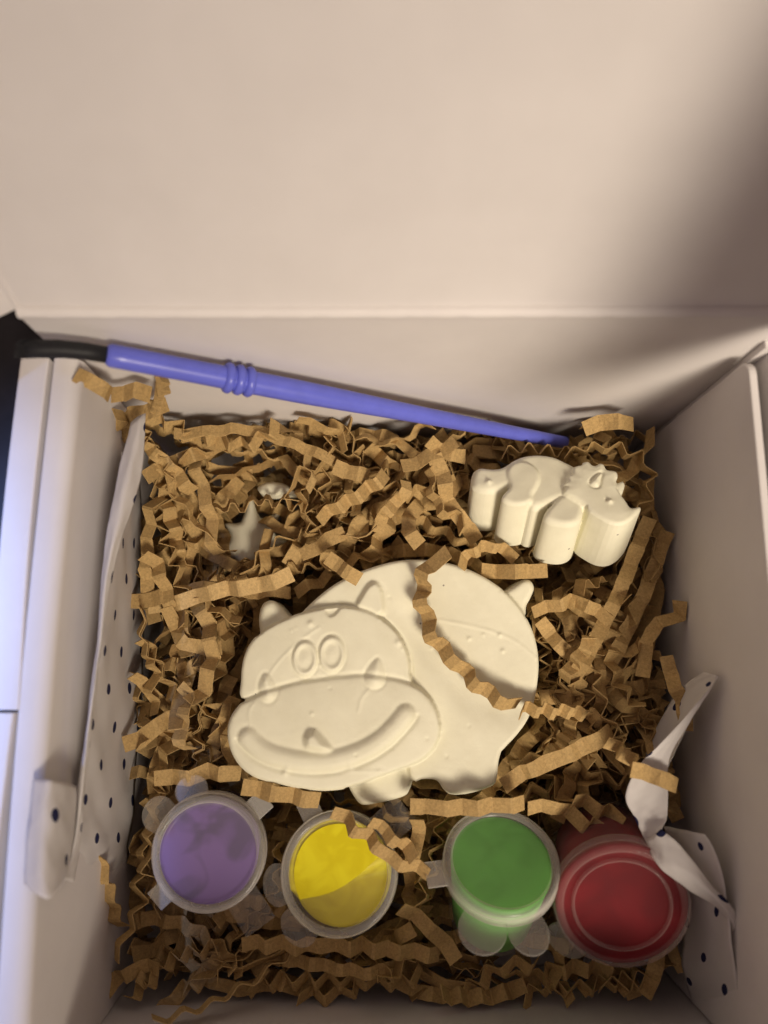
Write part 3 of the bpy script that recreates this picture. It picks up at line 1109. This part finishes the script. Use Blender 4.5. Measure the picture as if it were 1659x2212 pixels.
# right sheets
TR = sheet('tissue_paper', [
    [(717, 679, 62), (718, 677, 62.5), (719, 676, 62)],
    [(671, 733, 58), (682, 726, 58.5), (694, 715, 59)],
    [(640, 764, 54), (655, 763, 54.5), (670, 757, 55)],
    [(625.5, 795, 51), (646, 796, 52), (668, 795, 53)],
    [(634, 817, 50.5), (650, 818, 52), (667, 817, 53)],
    [(646, 842, 51), (653, 838, 53), (662, 829, 55)]],
    'crumpled white tissue corner with navy dots rising beside the red pot', (8.0, 2.0), 10, 0.12)
sheet('lower_fold', [
    [(645, 840, 51.5), (653, 836, 54), (661, 829, 55)],
    [(660, 868, 55), (671, 860, 57), (681, 846, 57)],
    [(688, 889, 56), (700, 884, 59), (711, 884, 58)],
    [(724, 915, 56), (730, 915, 58), (736, 914, 57)],
    [(738, 952, 50), (739, 952, 51), (741, 951, 51)]], None, (2, 5), 8, 0.15, parent=TR)
sheet('tissue_paper', [
    [(664, 826, 44), (684, 830, 52), (705, 834, 60)],
    [(676, 872, 38), (696, 872, 50), (718, 858, 60)],
    [(684, 925, 34), (706, 925, 46), (727, 900, 58)],
    [(682, 965, 30), (708, 972, 42), (734, 960, 56)],
    [(690, 995, 26), (716, 1010, 40), (742, 1015, 54)],
    [(700, 1030, 22), (726, 1045, 40), (752, 1060, 54)]],
    'dotted tissue sheet lying flat against the right panel below the red pot', (5, 1), 10, 0.12)
sheet('tissue_paper', [
    [(704, 672, 57), (711, 674, 60), (718, 676, 62)],
    [(680, 690, 45), (694, 692, 52), (708, 694, 59)],
    [(655, 730, 36), (672, 735, 44), (690, 722, 55)],
    [(640, 770, 30), (655, 775, 38), (668, 768, 50)]],
    'shaded dotted tissue piece behind the brown shred at the right panel', (4, 9.5), 10, 0.12)

# ------------------------------------------------------------------ crinkled paper shreds
WUP = np.array([0, 0, 1.0])


def strip_vf(path, width, seg, alpha, roll, thick=0.22, twist=0.0, jitter=0.18, r=None):
    """zigzag-folded strip along a 3D path. alpha: fold angle (rad); roll: turn of the strip about its path"""
    r = r or rng
    path = np.asarray(path, float)
    dl = np.linalg.norm(np.diff(path, axis=0), axis=1)
    s = np.concatenate([[0], np.cumsum(dl)])
    L = s[-1]
    pitch = seg * math.cos(alpha)
    n = max(3, int(round(L / pitch)) + 1)
    q = np.linspace(0, L, n)
    if n > 4:
        q[1:-1] += r.uniform(-0.22, 0.22, n - 2) * pitch
    C = np.stack([np.interp(q, s, path[:, k]) for k in range(3)], 1)
    T = np.gradient(C, axis=0); T /= np.maximum(np.linalg.norm(T, axis=1, keepdims=True), 1e-9)
    sd = np.cross(T, WUP)
    bad = np.linalg.norm(sd, axis=1) < 0.15
    sd[bad] = np.cross(T[bad], [0.3, 1, 0.2])
    sd /= np.linalg.norm(sd, axis=1, keepdims=True)
    up = np.cross(sd, T)
    rl = roll + twist * np.linspace(-0.5, 0.5, n)
    Nn = up * np.cos(rl)[:, None] + sd * np.sin(rl)[:, None]
    Wd = np.cross(T, Nn)
    amp = seg * math.sin(alpha) / 2
    sg = np.where(np.arange(n) % 2 == 0, 1.0, -1.0) * (r.uniform(0.6, 1.3, n) if r.random() < 0.6 else r.uniform(0.1, 1.7, n))
    Z = C + Nn * (amp * sg)[:, None]
    # soften the folds: two points at each fold
    cut = r.choice([0.07, 0.10, 0.14, 0.24])
    Pz, Wz = [Z[0]], [Wd[0]]
    for k in range(1, n - 1):
        Pz.append(Z[k] + (Z[k - 1] - Z[k]) * cut); Wz.append(Wd[k])
        Pz.append(Z[k] + (Z[k + 1] - Z[k]) * cut); Wz.append(Wd[k])
    Pz.append(Z[-1]); Wz.append(Wd[-1])
    Pz, Wz = np.array(Pz), np.array(Wz)
    tt = np.gradient(Pz, axis=0)
    nn = np.cross(Wz, tt); nn /= np.maximum(np.linalg.norm(nn, axis=1, keepdims=True), 1e-9)
    m = len(Pz)
    wl = width / 2 + r.uniform(-jitter, jitter, m); wr_ = width / 2 + r.uniform(-jitter, jitter, m)
    h = thick / 2
    V = np.stack([Pz + Wz * wl[:, None] + nn * h, Pz - Wz * wr_[:, None] + nn * h, Pz - Wz * wr_[:, None] - nn * h, Pz + Wz * wl[:, None] - nn * h], 1).reshape(-1, 3)
    F = []
    for k in range(m - 1):
        a, b = 4 * k, 4 * k + 4
        for j in range(4):
            j2 = (j + 1) % 4
            F.append((a + j, a + j2, b + j2, b + j))
    F.append((3, 2, 1, 0)); e = 4 * (m - 1); F.append((e, e + 1, e + 2, e + 3))
    return V, F


def own_origin(name, V, F, mat, **k):
    c = V.mean(0)
    return mk(name, V - c, F, mat, matrix=Matrix.Translation(Vector(c) * MM), **k)


# strips one can follow in the picture: (label, path in 1659-px picture coordinates with heights, width, seg, alpha deg, roll deg)
HAND = [
 ('long zigzag brown shred draped across the hippo back', [(965, 1203, 47), (930, 1212, 48.5), (908, 1262, 47), (918, 1325, 46), (942, 1385, 45.5), (985, 1432, 45.5), (1022, 1475, 45.5), (1075, 1508, 46), (1118, 1530, 46)], 5.0, 7.2, 42, 36),
 ('tightly folded brown shred at the hippo flank, end of the draped one', [(1120, 1530, 46), (1180, 1534, 44), (1240, 1538, 41), (1310, 1560, 38)], 4.3, 5.0, 50, 35),
 ('short flat shred below the hippo chin', [(526, 1700, 44), (605, 1716, 45), (690, 1732, 44)], 4.6, 5.2, 16, 5),
 ('straight pleated shred lying above the green pot', [(886, 1742, 46), (1010, 1745, 47), (1134, 1737, 47)], 4.4, 5.4, 26, 8),
 ('pleated shred lying across the yellow pot lid', [(722, 1752, 44), (775, 1795, 46), (845, 1852, 46), (925, 1880, 45)], 4.3, 5.2, 34, 25),
 ('short pleated shred upper of the pair on the yellow pot', [(800, 1775, 48), (850, 1812, 48), (896, 1848, 47)], 4.0, 5.0, 36, 25),
 ('bent shred hanging down left of the green pot', [(902, 1762, 42), (905, 1805, 40), (890, 1860, 38)], 4.0, 5.2, 30, 15),
 ('lone orange brown shred lying on the right tissue fold', [(1362, 1660, 57), (1415, 1676, 58), (1468, 1697, 58)], 4.2, 5.0, 14, -8),
 ('curled shred in front of the tissue fold', [(1318, 1600, 49), (1345, 1625, 51), (1378, 1652, 54)], 4.0, 4.6, 48, 30),
 ('small square ended shred left above the hippo back', [(655, 1200, 36), (705, 1170, 39), (742, 1150, 41)], 4.4, 5.5, 18, -5),
 ('short shred touching the hippo back near its ear', [(708, 1205, 43), (738, 1228, 44.5), (772, 1252, 45.5)], 4.3, 5.2, 26, 12),
 ('wide upright shred running down the left back part', [(425, 945, 42), (420, 1000, 42), (438, 1062, 41), (452, 1110, 40), (456, 1160, 38), (470, 1200, 36)], 4.5, 6.0, 24, 20),
 ('zigzag shred along the back panel at the left', [(320, 905, 44), (365, 915, 45), (420, 945, 44), (470, 945, 44), (520, 965, 44), (565, 950, 45), (600, 918, 47)], 4.2, 6.0, 48, 55),
 ('wavy shred sticking up before the back panel centre', [(648, 902, 44), (680, 930, 43), (715, 928, 42), (752, 970, 40)], 3.8, 6.0, 34, 65),
 ('tight pleated stack climbing the left back corner', [(352, 806, 77), (345, 842, 71), (335, 885, 60)], 5.0, 4.6, 58, 20),
 ('flat shred in the left back corner', [(244, 856, 70), (285, 845, 72), (325, 852, 71)], 4.6, 5.0, 20, 0),
 ('shred poking over the left panel corner', [(160, 806, 84), (198, 826, 80), (245, 855, 72)], 4.0, 5.2, 26, 15),
 ('shred curving below the left back corner', [(258, 915, 55), (290, 893, 60), (335, 885, 62), (355, 872, 64)], 4.5, 5.2, 30, 10),
 ('folded shred behind the left tissue tip', [(262, 890, 60), (266, 930, 52), (296, 955, 48)], 4.2, 5.0, 40, 15),
 ('broad shred left of the dinosaur tail', [(940, 985, 43), (962, 1040, 43), (965, 1085, 42), (1000, 1125, 40), (1030, 1168, 38)], 4.8, 6.4, 24, 12),
 ('broad shred crossing towards the dinosaur tail', [(870, 1010, 42), (930, 985, 44), (985, 955, 45)], 4.6, 6.0, 26, -18),
 ('shred end standing up behind the centre', [(925, 950, 46), (965, 980, 44), (1008, 985, 43)], 4.4, 5.6, 30, 10),
 ('square faced shred in the middle of the back part', [(722, 1008, 42), (755, 1020, 43), (800, 1030, 41)], 4.6, 5.4, 24, 5),
 ('diagonal stepped shred left of the centre', [(690, 1120, 40), (740, 1090, 42), (790, 1060, 43), (835, 1025, 44)], 4.4, 5.6, 44, 30),
 ('second diagonal stepped shred behind the hippo', [(815, 1150, 39), (835, 1105, 42), (868, 1080, 42), (880, 1040, 43)], 4.2, 5.4, 40, 25),
 ('thin curved shred edge left of the centre', [(640, 1090, 38), (615, 1060, 39), (650, 1020, 41), (715, 1000, 40), (710, 940, 42)], 3.8, 6.0, 30, 85),
 ('long pleated shred right of the hippo tail', [(1402, 1120, 42), (1372, 1195, 41), (1335, 1285, 40), (1290, 1375, 40), (1235, 1470, 38)], 4.4, 5.8, 28, 12),
 ('darker shred running beside the long pleated one', [(1440, 1150, 38), (1408, 1240, 37), (1370, 1330, 36), (1320, 1430, 36), (1270, 1520, 34)], 4.4, 5.8, 30, 5),
 ('shred bridging from the hippo tail to the right', [(1150, 1322, 39), (1205, 1308, 40), (1255, 1300, 40), (1315, 1335, 38)], 4.0, 5.6, 32, 20),
 ('shred slanting down right of the hippo back', [(1165, 1340, 37), (1215, 1400, 37), (1262, 1440, 36), (1290, 1490, 33)], 4.2, 5.8, 22, 8),
 ('bright upright shred stub right of the hippo', [(1272, 1370, 46), (1268, 1400, 43), (1240, 1432, 40), (1215, 1470, 38)], 4.0, 4.4, 48, 22),
 ('long straight shred below the hippo rear leg', [(1085, 1695, 41), (1150, 1662, 42), (1240, 1625, 42), (1325, 1580, 42)], 4.6, 5.8, 12, 6),
 ('curved layered shred at the right panel', [(1470, 1300, 42), (1462, 1335, 42), (1415, 1352, 41), (1395, 1400, 40), (1390, 1460, 38)], 4.2, 5.6, 18, 30),
 ('reddish shred standing against the right panel', [(1440, 1420, 44), (1452, 1470, 46), (1475, 1520, 47), (1482, 1580, 46)], 4.0, 5.4, 30, 25),
 ('long pleated shred in the front shade', [(525, 2035, 33), (620, 2040, 34), (720, 2045, 34), (820, 2048, 34), (950, 2062, 33)], 4.6, 5.0, 34, 12),
 ('zigzag shred nearest the front panel', [(540, 2130, 27), (640, 2115, 28), (740, 2120, 29), (840, 2122, 29), (910, 2105, 30)], 4.4, 5.6, 46, 38),
 ('long shred slanting between yellow and green pots', [(868, 1955, 37), (905, 1990, 37), (940, 2015, 36), (985, 2070, 34)], 4.6, 6.0, 24, 10),
 ('flat shred in the right back corner above the dinosaur', [(1262, 925, 49), (1300, 912, 51), (1372, 915, 50)], 4.8, 6.0, 20, 10),
 ('edge on zigzag shred curling round the dinosaur head', [(1215, 985, 42), (1260, 972, 43), (1320, 965, 44), (1375, 990, 44), (1408, 1030, 44), (1392, 1085, 42), (1372, 1110, 40)], 5.0, 5.6, 46, 88),
 ('zigzag shred behind the dinosaur back', [(1080, 978, 40), (1140, 972, 40), (1200, 980, 39), (1262, 978, 40)], 5.0, 5.0, 48, 88),
 ('shred between hippo and dinosaur feet', [(990, 1220, 41), (1020, 1192, 42), (1060, 1180, 41), (1110, 1200, 38)], 4.0, 5.2, 40, 40),
 ('flat shred above the hippo tail', [(1040, 1232, 39), (1110, 1235, 40), (1182, 1232, 40)], 4.6, 6.2, 18, 5),
 ('stepped shred on the left slope', [(318, 1195, 44), (345, 1230, 43), (358, 1285, 42), (385, 1340, 40), (400, 1390, 38)], 4.6, 6.0, 36, 18),
 ('curved shred below the left slope', [(365, 1310, 40), (385, 1370, 39), (420, 1402, 39), (478, 1398, 37)], 4.6, 6.2, 26, 12),
 ('narrow shred edge at the left tissue', [(310, 1380, 40), (335, 1440, 39), (325, 1500, 38), (340, 1540, 37)], 4.0, 5.6, 36, 35),
 ('crumpled shred above the purple pot', [(335, 1680, 37), (400, 1678, 38), (460, 1668, 38), (520, 1672, 37)], 4.6, 5.6, 26, 10),
 ('shred rising at the left of the purple pot', [(275, 1605, 40), (320, 1590, 41), (350, 1560, 41), (402, 1545, 40)], 4.8, 5.8, 30, 8),
 ('angled shred left of the hippo muzzle', [(395, 1480, 40), (408, 1525, 42), (392, 1575, 42), (405, 1625, 40)], 4.6, 6.0, 34, 30),
 ('shred stuck on the left panel above the front corner', [(205, 1845, 46), (222, 1895, 44), (240, 1950, 38), (262, 2010, 34)], 4.0, 5.0, 32, 15),
 ('shred lying low in the left front corner', [(190, 2190, 30), (235, 2130, 31), (290, 2092, 31), (345, 2085, 30)], 4.4, 5.6, 34, 15),
 ('stepped shred right of the left front corner', [(330, 2195, 26), (385, 2150, 27), (440, 2110, 28), (480, 2060, 29)], 4.4, 5.8, 40, 20),
 ('zigzag shred leading from green to red pot', [(1140, 1738, 42), (1200, 1745, 43), (1255, 1775, 42), (1312, 1790, 40)], 4.4, 5.8, 38, 25),
 ('shred above the red pot', [(1235, 1720, 40), (1290, 1745, 40), (1345, 1775, 41)], 4.4, 5.8, 36, 20),
 ('stepped shred before the green pot', [(1000, 2150, 28), (1055, 2110, 30), (1110, 2085, 31), (1165, 2090, 30)], 4.4, 5.6, 42, 30),
 ('wavy shred at the front below the red pot', [(1130, 2160, 27), (1190, 2130, 29), (1250, 2140, 29), (1330, 2125, 29), (1400, 2120, 30)], 4.2, 5.6, 44, 45),
]
hand_pts = []
for (label, path, wd, seg, al, ro) in HAND:
    P = catmull([UD(*p) for p in path], 8)
    V, F = strip_vf(P, wd * 0.86, seg * 0.86, math.radians(max(30, al * 1.15)), math.radians(ro), twist=random.uniform(-.3, .3))
    o = own_origin('paper_shred', V, F, M_kraft)
    tag(o, label, 'paper shred', 'crinkled brown paper shreds')
    hand_pts.append(P)

# ---- the bed: keep-outs
foot = [(hb_poly, HIP_Z - TB - 1.0) for hb_poly in (H_body, H_rear, H_front, H_muz, H_head, H_earL, H_tail)]
dfoot = []
for poly in (D_bodyp, D_hind, D_fore, D_headp):
    for hh in (0, TD * 0.5, TD):
        Q = np.array([dino_base + dux * a + duy * b + DN * hh for a, b in poly])
        dfoot.append((Q[:, :2], Q[:, 2].min() - 4))
brush_seg = [A[:2], Bp[:2]]


# map of the height under each thing: how high a shred may lie at (x, y)
KC = 0.75
kx = np.arange(XL - 2, XR + 2, KC); ky = np.arange(YF - 2, YB + 2, KC)
KX, KY = np.meshgrid(kx, ky)
KZ = np.full(KX.shape, 200.0)
for (poly, zl) in foot:
    KZ = np.where(sdf(poly[::2], KX, KY) > -1.6, np.minimum(KZ, zl - 2.2), KZ)
for (poly, zl) in dfoot:
    KZ = np.where(sdf(poly[::2], KX, KY) > -1.2, np.minimum(KZ, zl), KZ)


def bad(Pt, wd):
    """points of a strip that would run through one of the things"""
    x, y, z = Pt[:, 0], Pt[:, 1], Pt[:, 2]
    mg = wd * 0.5 + 0.3
    if (x < XL + mg * 0.8).any() or (x > XR - mg - 0.8).any() or (y > YB - mg * 0.7).any() or (y < YF + mg).any(): return True
    if (z < 1.0).any(): return True
    i = np.clip(((x - kx[0]) / KC).round().astype(int), 0, len(kx) - 1)
    j = np.clip(((y - ky[0]) / KC).round().astype(int), 0, len(ky) - 1)
    if (z > KZ[j, i]).any(): return True
    for (root, c, R) in POTS:
        h4 = np.c_[x, y, z, np.ones(len(x))] @ POT_M[root.name].T
        m = (h4[:, 2] > -28) & (h4[:, 2] < 6)
        if (m & (np.hypot(h4[:, 0], h4[:, 1]) < R + 1.5)).any(): return True
    t = np.clip(((Pt - A) @ ax), -20, BL)
    return bool((np.linalg.norm(Pt - (A + t[:, None] * ax), axis=1) < 4.4).any())


POT_M = {}
# recompute lid frames directly
for (root, c, R), (tx, ty) in zip(POTS, ((-2, 1), (10, -8), (45, 2), (-18, -6))):
    m4 = np.array(axis_matrix(c, tx, ty)); m4[:3, 3] = c
    POT_M[root.name] = np.linalg.inv(m4)


def bed_height(x, y):
    z = 30.0
    z += 14 * math.exp(-(((x + 62) / 16) ** 2 + ((y - 60) / 16) ** 2))
    z += 8 * math.exp(-(((x + 60) / 14) ** 2 + ((y - 15) / 40) ** 2))
    z += 9 * math.exp(-(((x - 66) / 14) ** 2 + ((y - 56) / 14) ** 2))
    z += 5 * math.exp(-(((x - 60) / 22) ** 2 + ((y + 5) / 30) ** 2))
    z += 6 * math.exp(-(((x - 10) / 40) ** 2 + ((y - 55) / 14) ** 2))
    z -= 9 * math.exp(-(((x + 38) / 15) ** 2 + ((y - 38) / 13) ** 2))
    z -= 2 * math.exp(-(((y + 78) / 12) ** 2))
    z += 2.0 * math.sin(x * 0.21 + 1) * math.sin(y * 0.19) + 1.5 * math.sin(x * 0.09 + y * 0.13)
    return z


MARKS = [('behind the hippo, near the left back corner', -58, 55), ('under the left half of the brush', -38, 57), ('behind the hippo, below the middle of the brush', -5, 55),
         ('just left of the dinosaur tail', 22, 45), ('under the brush tip', 38, 58), ('behind the dinosaur head', 66, 56), ('under the dinosaur chin', 60, 28), ('between dinosaur and hippo tail', 45, 22),
         ('over the buried figurine', -28, 40), ('between hippo ear and left tissue', -48, 20), ('above the hippo back', -5, 32), ('along the upper left tissue', -62, 30),
         ('left of the hippo eyes', -50, 3), ('left of the hippo mouth', -52, -18), ('above the purple pot', -48, -30), ('right of the hippo back', 52, 5), ('along the right panel', 68, 0),
         ('right of the hippo rear leg', 48, -18), ('above the red pot', 58, -32), ('between yellow and green pots', 5, -48), ('between purple and yellow pots', -26, -50), ('below the yellow pot', -12, -72),
         ('below the purple pot', -45, -70), ('below the green pot', 25, -72), ('by the left front corner', -64, -74), ('below the red pot', 55, -76), ('left of the purple pot', -64, -50), ('under the hippo feet', 10, -30)]


def zone(x, y, L, al, ro):
    m = min(MARKS, key=lambda q: math.hypot(x - q[1], y - q[2]))[0]
    a = 'short' if L < 28 else ('middling' if L < 42 else 'long')
    d = math.degrees(al)
    b = 'loosely kinked' if d < 30 else ('zigzag' if d < 49 else 'tightly folded')
    r = abs(math.degrees(ro))
    c = 'lying flat' if r < 28 else ('tilted' if r < 72 else 'standing on edge')
    return '%s %s shred %s %s' % (a, b, c, m)


def rand_strip(depth_lo, depth_hi, lmin, lmax, flat):
    x = rng.uniform(XL + 3, XR - 3); y = rng.uniform(YF + 3, YB - 2)
    z0 = bed_height(x, y) - rng.uniform(depth_lo, depth_hi)
    L = rng.uniform(lmin, lmax)
    a = rng.uniform(0, 2 * math.pi)
    cur = rng.normal(0, 0.035); cur2 = rng.normal(0, 0.05)
    tilt = rng.normal(0, 0.22 if flat else 0.35)
    n = 14
    pts = [np.array([x, y, z0])]
    for k in range(n):
        ds = L / n
        a += cur * ds + 0.5 * cur2 * math.sin(k * 0.7) * ds
        p = pts[-1] + ds * np.array([math.cos(a) * math.cos(tilt), math.sin(a) * math.cos(tilt), math.sin(tilt)])
        zt = bed_height(p[0], p[1]) - (depth_lo + depth_hi) / 2
        p[2] += 0.10 * (zt - p[2]) if flat else 0
        pts.append(p)
    return np.array(pts)


singles, tries = 0, 0
AV, AF = [], []
off = 0
used = set()
NS = 243
while singles < NS and tries < 12000:
    tries += 1
    P = rand_strip(-3.5, 5.5, 16, 54, True)
    wd = rng.uniform(3.1, 4.0)
    if bad(P, wd): continue
    if (np.hypot((P[:, 0] - S_c[0]) / 6, (P[:, 1] - S_c[1]) / 7) < 1).any(): continue
    if (np.hypot((P[:, 0] - S2[0]) / 7, (P[:, 1] - S2[1]) / 4) < 1).any(): continue
    al = math.radians(rng.choice([rng.uniform(18, 30), rng.uniform(30, 50), rng.uniform(48, 62)], p=[0.2, 0.48, 0.32]))
    ro = math.radians(rng.choice([rng.normal(0, 22), rng.normal(50, 15), rng.normal(-50, 15), rng.normal(90, 10)], p=[0.42, 0.22, 0.22, 0.14]))
    V, F = strip_vf(P, wd, rng.uniform(4.1, 5.7), al, ro, twist=rng.normal(0, 0.7))
    c = V.mean(0)
    lb = zone(c[0], c[1], float(np.linalg.norm(np.diff(P, axis=0), axis=1).sum()), al, ro)
    if lb in used: continue
    used.add(lb)
    o = own_origin('paper_shred', V, F, M_kraft)
    tag(o, lb, 'paper shred', 'crinkled brown paper shreds')
    singles += 1
    if rng.random() < 0.35:
        for q in range(int(rng.integers(1, 4))):
            V2 = V + np.array([rng.uniform(-.3, .3), rng.uniform(-.3, .3), -0.55 * (q + 1)])
            AV.append(V2); AF += [tuple(i + off for i in f) for f in F]; off += len(V2)
count, tries = 0, 0
while count < 950 and tries < 16000:
    tries += 1
    P = rand_strip(1.5, 27.0, 14, 46, False)
    wd = rng.uniform(3.0, 4.0)
    if bad(P, wd): continue
    if (np.hypot((P[:, 0] - S_c[0]) / 10, (P[:, 1] - S_c[1]) / 9) < 1).any() and P[:, 2].max() > 8: continue
    if (np.hypot((P[:, 0] - S2[0]) / 9, (P[:, 1] - S2[1]) / 5) < 1).any() and P[:, 2].max() > 22: continue
    al = math.radians(rng.uniform(18, 58))
    V, F = strip_vf(P, wd, rng.uniform(4.0, 5.6), al, math.radians(rng.uniform(-90, 90)), twist=rng.normal(0, 0.8))
    AV.append(V); AF += [tuple(i + off for i in f) for f in F]; off += len(V)
    count += 1
bed = mk('paper_shred_bed', np.vstack(AV), AF, M_kraft)
tag(bed, 'deep tangle of crinkled brown paper shreds filling the box', 'paper shreds', kind='stuff')
print('shreds', singles, count, tries)
